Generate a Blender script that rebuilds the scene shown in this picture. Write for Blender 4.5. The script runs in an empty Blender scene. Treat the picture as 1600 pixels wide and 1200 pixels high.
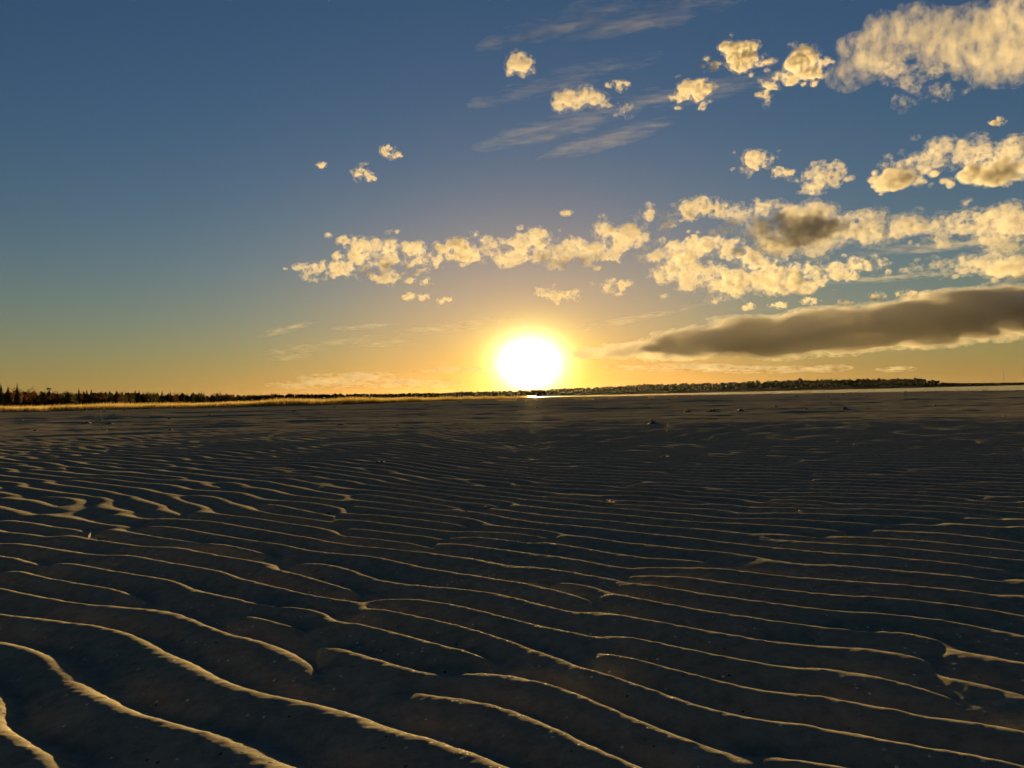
import bpy, math, random
import numpy as np
from mathutils import Vector, Matrix

# ------------------------------------------------------------------ camera
scene = bpy.context.scene
COL = scene.collection
CAM_H = 0.40
F_PX = 1202.0                       # focal length in pixels of a 1600-wide picture
PITCH = math.atan(20.0 / F_PX)      # the horizon sits a little under the middle
ROLL = math.radians(-1.33)
cam_data = bpy.data.cameras.new("camera")
cam_data.sensor_width = 36.0
cam_data.lens = 36.0 * F_PX / 1600.0
cam_data.clip_start = 0.02
cam_data.clip_end = 120000.0
cam = bpy.data.objects.new("camera", cam_data)
COL.objects.link(cam)
CAM_ROT = Matrix.Rotation(math.pi / 2 + PITCH, 3, 'X') @ Matrix.Rotation(ROLL, 3, 'Z')
cam.matrix_world = Matrix.Translation((0, 0, CAM_H)) @ CAM_ROT.to_4x4()
scene.camera = cam


def ray(px, py):
    """Direction in the place of a point measured on the 1600 x 1200 photograph."""
    return (CAM_ROT @ Vector((px - 800.0, 600.0 - py, -F_PX))).normalized()


# ------------------------------------------------------------------ sun and sky
SUN = ray(828, 568)
SUN_EL = math.asin(SUN.z)
SUN_AZ = math.atan2(SUN.x, SUN.y)
sun_data = bpy.data.lights.new("sun", 'SUN')
sun_data.energy = 5.0
sun_data.angle = math.radians(0.6)
sun_data.color = (1.0, 0.69, 0.29)
sun = bpy.data.objects.new("sun", sun_data)
sun.rotation_euler = (-SUN).to_track_quat('-Z', 'Y').to_euler()
COL.objects.link(sun)

world = bpy.data.worlds.new("World")
scene.world = world
world.use_nodes = True
wt = world.node_tree
wt.nodes.clear()


def wn(kind, **kw):
    n = wt.nodes.new(kind)
    for k, v in kw.items():
        setattr(n, k, v)
    return n


def wmath(op, a, b=None, clamp=False):
    n = wn('ShaderNodeMath', operation=op, use_clamp=clamp)
    for i, v in enumerate((a, b)):
        if v is None:
            continue
        if isinstance(v, (int, float)):
            n.inputs[i].default_value = v
        else:
            wt.links.new(v, n.inputs[i])
    return n.outputs[0]


sky = wn('ShaderNodeTexSky', sky_type='NISHITA', sun_disc=False)
sky.sun_elevation = SUN_EL
sky.sun_rotation = SUN_AZ
sky.altitude = 5.0
sky.air_density = 1.3
sky.dust_density = 0.2
sky.ozone_density = 4.5
SKY_STRENGTH = 0.018
geo = wn('ShaderNodeNewGeometry')
dirn = wn('ShaderNodeVectorMath', operation='SCALE')
dirn.inputs['Scale'].default_value = -1.0
wt.links.new(geo.outputs['Incoming'], dirn.inputs[0])
off = wn('ShaderNodeVectorMath', operation='SUBTRACT')
wt.links.new(dirn.outputs[0], off.inputs[0])
off.inputs[1].default_value = SUN


def lobe(width, power, amount, colour, squash):
    """The sun's disc and the glow of the hazy air round it: amount * exp(-(angle/width)^power); wider than high by squash."""
    fl = wn('ShaderNodeVectorMath', operation='MULTIPLY')
    wt.links.new(off.outputs[0], fl.inputs[0])
    fl.inputs[1].default_value = (squash ** -0.5, squash ** -0.5, squash ** 0.5)
    leng = wn('ShaderNodeVectorMath', operation='LENGTH')
    wt.links.new(fl.outputs[0], leng.inputs[0])
    ang = wmath('ADD', leng.outputs['Value'], 1e-5)
    e = wmath('POWER', wmath('DIVIDE', ang, width), power)
    v = wmath('MULTIPLY', wmath('EXPONENT', wmath('MULTIPLY', e, -1.0)), amount)
    s = wn('ShaderNodeVectorMath', operation='SCALE')
    s.inputs[0].default_value = colour
    wt.links.new(v, s.inputs['Scale'])
    return s.outputs[0]


def vadd(a, b):
    n = wn('ShaderNodeVectorMath', operation='ADD')
    wt.links.new(a, n.inputs[0])
    wt.links.new(b, n.inputs[1])
    return n.outputs[0]


hsv = wn('ShaderNodeHueSaturation')
hsv.inputs['Saturation'].default_value = 1.0
wt.links.new(sky.outputs[0], hsv.inputs['Color'])
sk = wn('ShaderNodeVectorMath', operation='SCALE')
wt.links.new(hsv.outputs[0], sk.inputs[0])
sk.inputs['Scale'].default_value = SKY_STRENGTH
total = sk.outputs[0]
LOBES = [
    (math.radians(1.20), 1.5, 1.75, (1.0, 0.92, 0.62), 1.25),     # the dazzling disc
    (math.radians(3.0), 2.0, 0.15, (1.0, 0.80, 0.02), 1.35),      # bright yellow air close by
    (math.radians(10.0), 1.7, 0.068, (1.0, 0.38, 0.01), 1.6),     # orange glow further out
    (math.radians(30.0), 1.3, 0.0065, (0.74, 0.80, 0.55), 1.2),   # wide hazy brightening
]
for l in LOBES:
    total = vadd(total, lobe(*l))
sep = wn('ShaderNodeSeparateXYZ')
wt.links.new(dirn.outputs[0], sep.inputs[0])
low = wmath('EXPONENT', wmath('MULTIPLY', wmath('ABSOLUTE', sep.outputs['Z']), -9.0))       # dusty band all round the horizon
band = wn('ShaderNodeVectorMath', operation='SCALE')
band.inputs[0].default_value = (0.0245, 0.0195, 0.0062)
wt.links.new(low, band.inputs['Scale'])
total = vadd(total, band.outputs[0])
bg = wn('ShaderNodeBackground')
bg.inputs['Strength'].default_value = 1.0
wt.links.new(total, bg.inputs['Color'])
wo = wn('ShaderNodeOutputWorld')
wt.links.new(bg.outputs[0], wo.inputs['Surface'])

scene.view_settings.view_transform = 'Standard'
scene.view_settings.look = 'None'
scene.view_settings.gamma = 1.0
scene.view_settings.use_curve_mapping = False
scene.view_settings.exposure = 2.75
scene.cycles.use_denoising = True
scene.cycles.max_bounces = 8
scene.cycles.volume_bounces = 4

# ------------------------------------------------------------------ helpers
random.seed(7)
RNG = np.random.default_rng(11)


def mesh_from(name, verts, faces, smooth=True):
    """verts (n,3), faces (m,3) or (m,4) int arrays -> mesh datablock."""
    verts = np.asarray(verts, np.float32)
    faces = np.asarray(faces, np.int32)
    k = faces.shape[1]
    me = bpy.data.meshes.new(name)
    me.vertices.add(len(verts))
    me.vertices.foreach_set("co", verts.ravel())
    me.loops.add(faces.size)
    me.loops.foreach_set("vertex_index", faces.ravel())
    me.polygons.add(len(faces))
    me.polygons.foreach_set("loop_start", np.arange(0, faces.size, k, dtype=np.int32))
    me.polygons.foreach_set("loop_total", np.full(len(faces), k, np.int32))
    me.polygons.foreach_set("use_smooth", np.full(len(faces), smooth, bool))
    me.update(calc_edges=True)
    return me


def link(name, data, parent=None, loc=None):
    o = bpy.data.objects.new(name, data)
    COL.objects.link(o)
    if parent is not None:
        o.parent = parent
    if loc is not None:
        o.location = loc
    return o


def tag(o, label=None, category=None, group=None, kind=None):
    for k, v in (("label", label), ("category", category), ("group", group), ("kind", kind)):
        if v:
            o[k] = v
    return o


def copy_thing(o, parent=None):
    c = o.copy()
    COL.objects.link(c)
    if parent is not None:
        c.parent = parent
    for ch in list(o.children):
        copy_thing(ch, c)
    return c


class Build:
    """Collects triangles of one mesh."""
    def __init__(self):
        self.v, self.f, self.n = [], [], 0

    def add(self, verts, tris):
        verts = np.asarray(verts, float).reshape(-1, 3)
        tris = np.asarray(tris, int).reshape(-1, 3)
        self.v.append(verts)
        self.f.append(tris + self.n)
        self.n += len(verts)

    def tube(self, pts, radii, sides=6):
        pts = np.asarray(pts, float)
        rings = []
        for i, p in enumerate(pts):
            d = pts[min(i + 1, len(pts) - 1)] - pts[max(i - 1, 0)]
            d = d / (np.linalg.norm(d) + 1e-9)
            a = np.cross(d, (0.31, 0.95, 0.1)); a /= np.linalg.norm(a)
            b = np.cross(d, a)
            t = np.linspace(0, 2 * np.pi, sides, endpoint=False)
            rings.append(p + radii[i] * (np.cos(t)[:, None] * a + np.sin(t)[:, None] * b))
        v = np.concatenate(rings + [pts[:1], pts[-1:]])
        f = []
        m = len(pts)
        for i in range(m - 1):
            for j in range(sides):
                a, b = i * sides + j, i * sides + (j + 1) % sides
                f += [(a, b, b + sides), (a, b + sides, a + sides)]
        for j in range(sides):
            f.append((m * sides, (j + 1) % sides, j))
            f.append((m * sides + 1, (m - 1) * sides + j, (m - 1) * sides + (j + 1) % sides))
        self.add(v, f)

    def box(self, c, s):
        c, s = np.asarray(c, float), np.asarray(s, float) / 2
        v = np.array([(x, y, z) for x in (-1, 1) for y in (-1, 1) for z in (-1, 1)]) * s + c
        q = [(0, 1, 3, 2), (4, 6, 7, 5), (0, 4, 5, 1), (2, 3, 7, 6), (0, 2, 6, 4), (1, 5, 7, 3)]
        self.add(v, [t for a, b, cc, d in q for t in ((a, b, cc), (a, cc, d))])

    def mesh(self, name, smooth=False):
        return mesh_from(name, np.concatenate(self.v), np.concatenate(self.f), smooth)


def make_mat(name, dark, light, rough=0.8, scale=3.0, bump=0.0, bump_scale=40.0, bump_dist=0.01, spec=0.3, translucent=0.0):
    m = bpy.data.materials.new(name)
    m.use_nodes = True
    nt = m.node_tree
    nt.nodes.clear()
    out = nt.nodes.new('ShaderNodeOutputMaterial')
    p = nt.nodes.new('ShaderNodeBsdfPrincipled')
    p.inputs['Roughness'].default_value = rough
    p.inputs['Specular IOR Level'].default_value = spec
    tc = nt.nodes.new('ShaderNodeTexCoord')
    n = nt.nodes.new('ShaderNodeTexNoise')
    n.inputs['Scale'].default_value = scale
    n.inputs['Detail'].default_value = 6.0
    nt.links.new(tc.outputs['Object'], n.inputs['Vector'])
    r = nt.nodes.new('ShaderNodeValToRGB')
    r.color_ramp.elements[0].position = 0.32
    r.color_ramp.elements[0].color = (*dark, 1)
    r.color_ramp.elements[1].position = 0.68
    r.color_ramp.elements[1].color = (*light, 1)
    nt.links.new(n.outputs['Fac'], r.inputs['Fac'])
    nt.links.new(r.outputs['Color'], p.inputs['Base Color'])
    if bump > 0:
        n2 = nt.nodes.new('ShaderNodeTexNoise')
        n2.inputs['Scale'].default_value = bump_scale
        n2.inputs['Detail'].default_value = 5.0
        nt.links.new(tc.outputs['Object'], n2.inputs['Vector'])
        b = nt.nodes.new('ShaderNodeBump')
        b.inputs['Strength'].default_value = bump
        b.inputs['Distance'].default_value = bump_dist
        nt.links.new(n2.outputs['Fac'], b.inputs['Height'])
        nt.links.new(b.outputs['Normal'], p.inputs['Normal'])
    if translucent > 0:
        t = nt.nodes.new('ShaderNodeBsdfTranslucent')
        nt.links.new(r.outputs['Color'], t.inputs['Color'])
        mx = nt.nodes.new('ShaderNodeMixShader')
        mx.inputs['Fac'].default_value = translucent
        nt.links.new(p.outputs[0], mx.inputs[1])
        nt.links.new(t.outputs[0], mx.inputs[2])
        nt.links.new(mx.outputs[0], out.inputs['Surface'])
    else:
        nt.links.new(p.outputs[0], out.inputs['Surface'])
    return m


def sstep(a, b, x):
    t = np.clip((x - a) / (b - a), 0, 1)
    return t * t * (3 - 2 * t)


_perm = np.random.default_rng(5).random((64, 64)).astype(np.float32)


def vnoise(x, y):
    """Smooth value noise, 0..1, cell 1, tiling at 64."""
    xi, yi = np.floor(x).astype(int), np.floor(y).astype(int)
    fx, fy = x - xi, y - yi
    fx, fy = fx * fx * (3 - 2 * fx), fy * fy * (3 - 2 * fy)
    a, b = _perm[xi % 64, yi % 64], _perm[(xi + 1) % 64, yi % 64]
    c, d = _perm[xi % 64, (yi + 1) % 64], _perm[(xi + 1) % 64, (yi + 1) % 64]
    return (a + (b - a) * fx) * (1 - fy) + (c + (d - c) * fx) * fy


# ------------------------------------------------------------------ sand
WATER_Z = -0.30
WAVELEN = 0.102
CREST_TURN = math.radians(31)        # crest lines run to the lower right
NW = 70
_r = np.random.default_rng(23)
_k = 2 * np.pi / (WAVELEN * np.exp(_r.normal(0, 0.095, NW)))
_a = math.pi / 2 - CREST_TURN + _r.normal(0, math.radians(8.0), NW)
_kx, _ky = _k * np.cos(_a), _k * np.sin(_a)
_ph = _r.random(NW) * 2 * np.pi


def shore_distance(x, y):
    """> 0 on the beach, < 0 out on the water (metres from the water's edge, roughly)."""
    # water's edge runs from the right foreground away to the left
    ax, ay, bx, by = 66.0, 100.0, 34.0, 400.0
    ux, uy = bx - ax, by - ay
    l = math.hypot(ux, uy)
    ux, uy = ux / l, uy / l

    d = (x - ax) * uy - (y - ay) * ux
    return -(d) + 4.0 * (vnoise(x * 0.02 + 9, y * 0.02 + 4) - 0.5)


def ground_base(x, y):
    """The lie of the beach and the land behind, without ripples."""
    s = shore_distance(x, y)
    r = np.hypot(x, y)
    z = -0.34 * sstep(34.0, -3.0, s) - 3.0 * sstep(-3.0, -160.0, s)
    z = z * sstep(20.0, 60.0, r)
    far = sstep(700.0, 160.0, r)
    z = z + 0.030 * (vnoise(x * 0.55 + y * 0.2 + 7, y * 0.75 + 3) - 0.5) * sstep(9.0, 40.0, r) * far
    z = z + 0.035 * (vnoise(x * 0.13 + 3, y * 0.21 + 8) - 0.5) * sstep(9.0, 40.0, r) * far
    return z


def ripples(x, y):
    r = np.hypot(x, y)
    # slow bending of the whole pattern
    wx = x + 0.10 * (vnoise(x * 0.9 + 5, y * 0.9 + 2) - 0.5) * 2
    wy = y + 0.10 * (vnoise(x * 0.8 + 15, y * 0.8 + 22) - 0.5) * 2
    close = 0.35 + 0.65 * sstep(5.0, 1.6, r)
    wx = wx + 0.026 * close * (vnoise(x * 3.3 + 8, y * 3.3 + 12) - 0.5) * 2
    wy = wy + 0.038 * close * (vnoise(x * 3.1 + 28, y * 3.1 + 2) - 0.5) * 2
    # the ripples widen over the open flat
    q = np.maximum(r - 1.0, 0.0)
    stretch = np.where(r > 1.0, (1.0 + np.log1p(0.15 * q) / 0.15) / np.maximum(r, 1.0), 1.0) * (1.0 - 0.10 * sstep(0.3, -1.2, x))
    wx, wy = wx * stretch, wy * stretch
    re = np.zeros_like(x)
    im = np.zeros_like(x)
    for kx, ky, p in zip(_kx, _ky, _ph):
        t = kx * wx + ky * wy + p
        re += np.cos(t)
        im += np.sin(t)
    amp = np.hypot(re, im) / math.sqrt(NW)
    phi = np.arctan2(im, re)
    # gentle slope towards the camera, steep slope away from it
    out = sstep(1.4, 3.6, r)
    phi = phi + 0.42 * (1.0 - out) * np.sin(phi - 2.0)
    prof = (0.5 + 0.5 * np.cos(phi)) ** (1.05 + 0.10 * out)
    a = np.clip(amp, 0.0, 1.2) ** 0.28
    big = 1.0 + 0.16 * sstep(2.0, 0.9, r) + 0.50 * sstep(0.4, -1.3, x) * sstep(4.5, 1.5, r)
    fade = (1.0 - 0.42 * sstep(1.6, 4.2, r)) * (1.0 - 0.80 * sstep(4.5, 14.0, r))
    patch = 0.85 + 0.3 * vnoise(x * 0.7 + 31, y * 0.7 + 17)
    z = 0.0155 * a * prof * big * fade * patch
    z += 0.0035 * (vnoise(x * 1.6 + 40, y * 1.6 + 11) - 0.5) + (0.0022 + 0.0026 * sstep(3.5, 1.5, r)) * (vnoise(x * 4.2 + 4, y * 4.2 + 1) - 0.5)
    z += 0.0010 * (vnoise(x * 40 + 4, y * 55 + 1) - 0.5) + 0.0011 * (vnoise(x * 95 + 4, y * 120 + 1) - 0.5) * sstep(5.0, 2.0, r)
    return z * sstep(40.0, 16.0, r)


def sand_height(x, y):
    return ground_base(x, y) + ripples(x, y)


def polar_rows():
    rr = [0.12, 0.2, 0.3, 0.4, 0.48, 0.55]
    while rr[-1] < 5200.0:
        r = rr[-1]
        if r < 12.0:
            d = min(max(0.0034 * r, 0.0034), 0.024)
        else:
            d = 0.011 * r * (1.0 + min((r / 120.0) ** 2, 8.0))
        rr.append(r + d)
    return np.array(rr)


ROWS = polar_rows()
FINE = np.radians(np.linspace(-38, 38, 500))
COARSE = np.radians(np.linspace(39, 321, 90)[1:-1])
COLS = np.concatenate([FINE, COARSE])
R, A = np.meshgrid(ROWS, COLS, indexing='ij')
X, Y = R * np.sin(A), R * np.cos(A)
Z = ground_base(X, Y)
near = ROWS < 42.0
Z[near] += ripples(X[near], Y[near])
# low broken swells of the far flat, coarser with distance
LR = np.log(R)
far_n = (vnoise(A * 8 + 20, LR * 19 + A * 9) - 0.5) + 0.55 * (vnoise(A * 23 + 3, LR * 37 + A * 14 + 9) - 0.5) + 0.3 * (vnoise(A * 70 + 31, LR * 60 + 5) - 0.5)
Z += np.minimum(0.0021 * R, 0.075) * far_n * sstep(6.0, 15.0, R) * sstep(500.0, 130.0, R)
nr, nc = R.shape
idx = np.arange(nr * nc).reshape(nr, nc)
nxt = np.roll(idx, -1, axis=1)
quads = np.stack([idx[:-1], idx[1:], nxt[1:], nxt[:-1]], -1).reshape(-1, 4)[:, ::-1]
sand_me = mesh_from("sand", np.stack([X, Y, Z], -1).reshape(-1, 3), quads)
sand_mat = bpy.data.materials.new("damp_sand")
sand_mat.use_nodes = True
nt = sand_mat.node_tree
P = nt.nodes['Principled BSDF']
P.inputs['Roughness'].default_value = 0.8
P.inputs['Specular IOR Level'].default_value = 0.0
P.inputs['Diffuse Roughness'].default_value = 0.5
tc = nt.nodes.new('ShaderNodeTexCoord')


def nz(scale, detail=4.0, rough=0.5):
    n = nt.nodes.new('ShaderNodeTexNoise')
    n.inputs['Scale'].default_value = scale
    n.inputs['Detail'].default_value = detail
    n.inputs['Roughness'].default_value = rough
    nt.links.new(tc.outputs['Object'], n.inputs['Vector'])
    return n.outputs['Fac']


def mixc(fac, a, b):
    n = nt.nodes.new('ShaderNodeMix')
    n.data_type = 'RGBA'
    nt.links.new(fac, n.inputs['Factor'])
    for s, v in ((n.inputs[6], a), (n.inputs[7], b)):
        if isinstance(v, tuple):
            s.default_value = (*v, 1)
        else:
            nt.links.new(v, s)
    return n.outputs[2]


grain = mixc(nz(520.0, 3.0, 0.75), (0.118, 0.101, 0.068), (0.480, 0.410, 0.275))
patchy = mixc(nz(1.3, 5.0), (0.178, 0.152, 0.103), (0.298, 0.254, 0.171))
base = nt.nodes.new('ShaderNodeMix')
base.data_type = 'RGBA'
base.inputs['Factor'].default_value = 0.5
nt.links.new(grain, base.inputs[6])
nt.links.new(patchy, base.inputs[7])
mott = nt.nodes.new('ShaderNodeMix')
mott.data_type = 'RGBA'
mott.blend_type = 'MULTIPLY'
mott.inputs['Factor'].default_value = 1.0
nt.links.new(base.outputs[2], mott.inputs[6])
nt.links.new(mixc(nz(38.0, 7.0, 0.72), (0.25, 0.25, 0.26), (1.75, 1.75, 1.74)), mott.inputs[7])
base = mott
# dark and pale flecks of shell and weed among the grains
vf = nt.nodes.new('ShaderNodeTexVoronoi')
vf.inputs['Scale'].default_value = 130.0
nt.links.new(tc.outputs['Object'], vf.inputs['Vector'])
sf = nt.nodes.new('ShaderNodeSeparateColor')
nt.links.new(vf.outputs['Color'], sf.inputs[0])
fk = nt.nodes.new('ShaderNodeMath'); fk.operation = 'GREATER_THAN'; fk.inputs[1].default_value = 0.94
nt.links.new(sf.outputs[1], fk.inputs[0])
fd = nt.nodes.new('ShaderNodeMath'); fd.operation = 'LESS_THAN'; fd.inputs[1].default_value = 0.30
nt.links.new(vf.outputs['Distance'], fd.inputs[0])
fm = nt.nodes.new('ShaderNodeMath'); fm.operation = 'MULTIPLY'
nt.links.new(fk.outputs[0], fm.inputs[0]); nt.links.new(fd.outputs[0], fm.inputs[1])
flk = mixc(sf.outputs[0], (0.03, 0.025, 0.02), (0.75, 0.68, 0.55))
nt.links.new(mixc(fm.outputs[0], base.outputs[2], flk), P.inputs['Base Color'])
b1 = nt.nodes.new('ShaderNodeBump')
b1.inputs['Strength'].default_value = 0.55
b1.inputs['Distance'].default_value = 0.0009
nt.links.new(nz(650.0, 3.0, 0.65), b1.inputs['Height'])
b2 = nt.nodes.new('ShaderNodeBump')
b2.inputs['Strength'].default_value = 0.25
b2.inputs['Distance'].default_value = 0.004
nt.links.new(nz(70.0, 4.0, 0.6), b2.inputs['Height'])
nt.links.new(b1.outputs[0], b2.inputs['Normal'])
nt.links.new(b2.outputs[0], P.inputs['Normal'])
# a few grains are bare quartz and glint
vo = nt.nodes.new('ShaderNodeTexVoronoi')
vo.inputs['Scale'].default_value = 420.0
nt.links.new(tc.outputs['Object'], vo.inputs['Vector'])
sepc = nt.nodes.new('ShaderNodeSeparateColor')
nt.links.new(vo.outputs['Color'], sepc.inputs[0])
gw = nt.nodes.new('ShaderNodeMapRange')
gw.inputs['From Min'].default_value = 0.965
gw.inputs['From Max'].default_value = 0.975
gw.inputs['To Min'].default_value = 0.0
gw.inputs['To Max'].default_value = 0.02
nt.links.new(sepc.outputs[0], gw.inputs['Value'])
gl = nt.nodes.new('ShaderNodeBsdfGlossy')
gl.inputs['Color'].default_value = (0.9, 0.85, 0.75, 1)
gl.inputs['Roughness'].default_value = 0.55
nt.links.new(b2.outputs[0], gl.inputs['Normal'])
gm = nt.nodes.new('ShaderNodeMixShader')
nt.links.new(gw.outputs[0], gm.inputs['Fac'])
nt.links.new(P.outputs[0], gm.inputs[1])
nt.links.new(gl.outputs[0], gm.inputs[2])
nt.links.new(gm.outputs[0], nt.nodes['Material Output'].inputs['Surface'])
sand_me.materials.append(sand_mat)
sand = tag(link("sand", sand_me), kind="structure")
sand["label"] = "dark rippled sand of the beach in low backlight"

# ------------------------------------------------------------------ water
water_mat = bpy.data.materials.new("water")
water_mat.use_nodes = True
wnt = water_mat.node_tree
WP = wnt.nodes['Principled BSDF']
WP.inputs['Base Color'].default_value = (0.02, 0.03, 0.035, 1)
WP.inputs['Roughness'].default_value = 0.12
WP.inputs['IOR'].default_value = 1.333
wtc = wnt.nodes.new('ShaderNodeTexCoord')
wno = wnt.nodes.new('ShaderNodeTexNoise')
wno.inputs['Scale'].default_value = 1.4
wno.inputs['Detail'].default_value = 4.0
wnt.links.new(wtc.outputs['Object'], wno.inputs['Vector'])
wb = wnt.nodes.new('ShaderNodeBump')
wb.inputs['Strength'].default_value = 0.35
wb.inputs['Distance'].default_value = 0.08
wnt.links.new(wno.outputs['Fac'], wb.inputs['Height'])
wnt.links.new(wb.outputs[0], WP.inputs['Normal'])
wx = np.concatenate([[-6000, -4000, -1500, -500], np.linspace(-100, 600, 36), [1000, 2000, 4000, 6000]])
wy = np.concatenate([np.linspace(40, 700, 40), [1000, 2000, 4000, 6000]])
GX, GY = np.meshgrid(wx, wy, indexing='ij')
gi = np.arange(GX.size).reshape(GX.shape)
wq = np.stack([gi[:-1, :-1], gi[1:, :-1], gi[1:, 1:], gi[:-1, 1:]], -1).reshape(-1, 4)
water_me = mesh_from("water", np.stack([GX, GY, np.full_like(GX, WATER_Z, dtype=float)], -1).reshape(-1, 3), wq)
water_me.materials.append(water_mat)
tag(link("water", water_me), "pale strip of calm water between the beach and the wooded shore", kind="structure")

# ------------------------------------------------------------------ far shore
def horizon_y(px):
    return 620.0 - 0.0232 * (px - 800.0)


def far_point(px, d):
    """Ground point at picture column px, d metres ahead."""
    v = ray(px, horizon_y(px))
    return v.x / v.y * d, d


wood_mat = make_mat("dark_woodland", (0.009, 0.007, 0.003), (0.020, 0.014, 0.006), rough=0.95, scale=0.05, spec=0.0)
hill_mat = make_mat("far_hillside", (0.040, 0.032, 0.016), (0.070, 0.055, 0.028), rough=0.95, scale=0.01, spec=0.0)
HEAD = [(620, 6), (690, 8), (720, 10), (760, 9.5), (800, 9.5), (850, 10), (900, 11), (950, 12), (1000, 14.4), (1050, 14.5), (1100, 14.3), (1200, 15.0), (1250, 16), (1300, 15.5),
        (1400, 14), (1440, 13.5), (1458, 11), (1470, 8.5), (1500, 6.5), (1560, 5.5), (1640, 5.0), (1800, 5.0)]
HX = np.array([a for a, b in HEAD], float)
HH = np.array([b for a, b in HEAD], float)


def shore_d(px):
    return 1900.0 + 500.0 * sstep(1440, 1500, px) - 250.0 * sstep(900, 1300, px)


def crest_h(px):
    """Height of the skyline over the water, metres."""
    return np.interp(px, HX, HH) * (shore_d(px) + 60) / F_PX


pxs = np.linspace(600, 1900, 150)
prof = [(-40, -1.2), (0, 0.2), (14, 0.30), (40, 0.46), (80, 0.55), (200, 0.55), (420, 0.2), (500, -0.5)]
hv = []
for px in pxs:
    dd = float(shore_d(px))
    tree = 9.0 if px < 1465 else 2.5
    top = max(float(crest_h(px)) - tree * 0.8, 1.0)
    for off, k in prof:
        gx, gy = far_point(px, dd + off)
        z = WATER_Z + (top * k / 0.55 if k > 0.25 else k)
        hv.append((gx, gy, z + (0.8 * vnoise(gx * 0.02 + 50, gy * 0.02 + 50) if k > 0.25 else 0)))
hn = len(prof)
hi = np.arange(len(hv)).reshape(len(pxs), hn)
hq = np.stack([hi[:-1, :-1], hi[1:, :-1], hi[1:, 1:], hi[:-1, 1:]], -1).reshape(-1, 4)
hill_me = mesh_from("hill", hv, hq)
hill_me.materials.append(hill_mat)
tag(link("hill", hill_me), "low wooded hill of the far shore across the water", kind="structure")

_ico = None


def ico_unit(sub=1):
    import bmesh
    bm = bmesh.new()
    bmesh.ops.create_icosphere(bm, subdivisions=sub, radius=1.0)
    v = np.array([x.co[:] for x in bm.verts])
    f = np.array([[y.index for y in x.verts] for x in bm.faces])
    bm.free()
    return v, f


IV, IF = ico_unit(2)
B = Build()
for _ in range(1500):
    px = RNG.uniform(640, 1466) if RNG.random() < 0.9 else RNG.uniform(1466, 1780)
    dd = float(shore_d(px)) + 4 + 80 * RNG.random() ** 1.3
    off = dd - float(shore_d(px))
    k = np.interp(off, [p[0] for p in prof], [p[1] for p in prof]) / 0.55
    small = px > 1466
    tree = 2.5 if small else 9.0
    top = max(float(crest_h(px)) - tree * 0.8, 1.0)
    gx, gy = far_point(px, dd)
    zb = WATER_Z + top * k - 0.6
    h = (RNG.uniform(0.75, 1.15)) * tree
    if not small and RNG.random() < 0.04:
        h *= 1.25
    w = h * RNG.uniform(0.26, 0.48)
    v = IV * np.array([w, w, h * 0.5])
    v = v * (1 + 0.45 * (RNG.random((len(v), 1)) - 0.5)) + RNG.normal(0, 0.25, v.shape)
    B.add(v + (gx, gy, zb + h * 0.5), IF)
woods_me = B.mesh("woods", True)
woods_me.materials.append(wood_mat)
tag(link("woods", woods_me), "dark wooded headland treetops on the far shore right of the sun", kind="stuff")

# radio mast at the right edge
metal = make_mat("grey_steel", (0.10, 0.10, 0.10), (0.16, 0.16, 0.16), rough=0.5, scale=2.0)
gx, gy = far_point(1569, 2380)
mast = tag(link("radio_mast", None, loc=(gx, gy, 3.0)), "thin tall radio mast on the far shore at the right edge", "mast")
B = Build()
MH = 24.5 / F_PX * 2380
for a in range(3):
    t = a * 2.094
    B.tube([(0.55 * math.cos(t), 0.55 * math.sin(t), 0), (0.4 * math.cos(t), 0.4 * math.sin(t), MH)], [0.14, 0.12], 5)
for i in range(40):
    z = MH * i / 40
    for a in range(3):
        t, u = a * 2.094, (a + 1) * 2.094
        B.tube([(0.5 * math.cos(t), 0.5 * math.sin(t), z), (0.5 * math.cos(u), 0.5 * math.sin(u), z + MH / 40)], [0.05, 0.05], 3)
me = B.mesh("lattice"); me.materials.append(metal); link("lattice", me, mast)
B = Build(); B.tube([(0, 0, MH), (0, 0, MH + 4)], [0.12, 0.05], 5)
me = B.mesh("antenna"); me.materials.append(metal); link("antenna", me, mast)
B = Build(); B.box((0, 0, 0.2), (2.4, 2.4, 0.6))
me = B.mesh("footing"); me.materials.append(metal); link("footing", me, mast)

# ------------------------------------------------------------------ the wood on the left
bark = make_mat("bark", (0.035, 0.022, 0.012), (0.075, 0.045, 0.026), rough=0.95, scale=4.0, spec=0.05)
needles = make_mat("conifer_needles", (0.018, 0.020, 0.009), (0.040, 0.042, 0.018), rough=0.9, scale=1.5, spec=0.0)
autumn = make_mat("russet_leaves", (0.050, 0.020, 0.010), (0.095, 0.040, 0.018), rough=0.9, scale=1.2, spec=0.0, translucent=0.25)
olive = make_mat("olive_leaves", (0.030, 0.026, 0.010), (0.060, 0.048, 0.018), rough=0.9, scale=1.2, spec=0.0, translucent=0.2)


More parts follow.
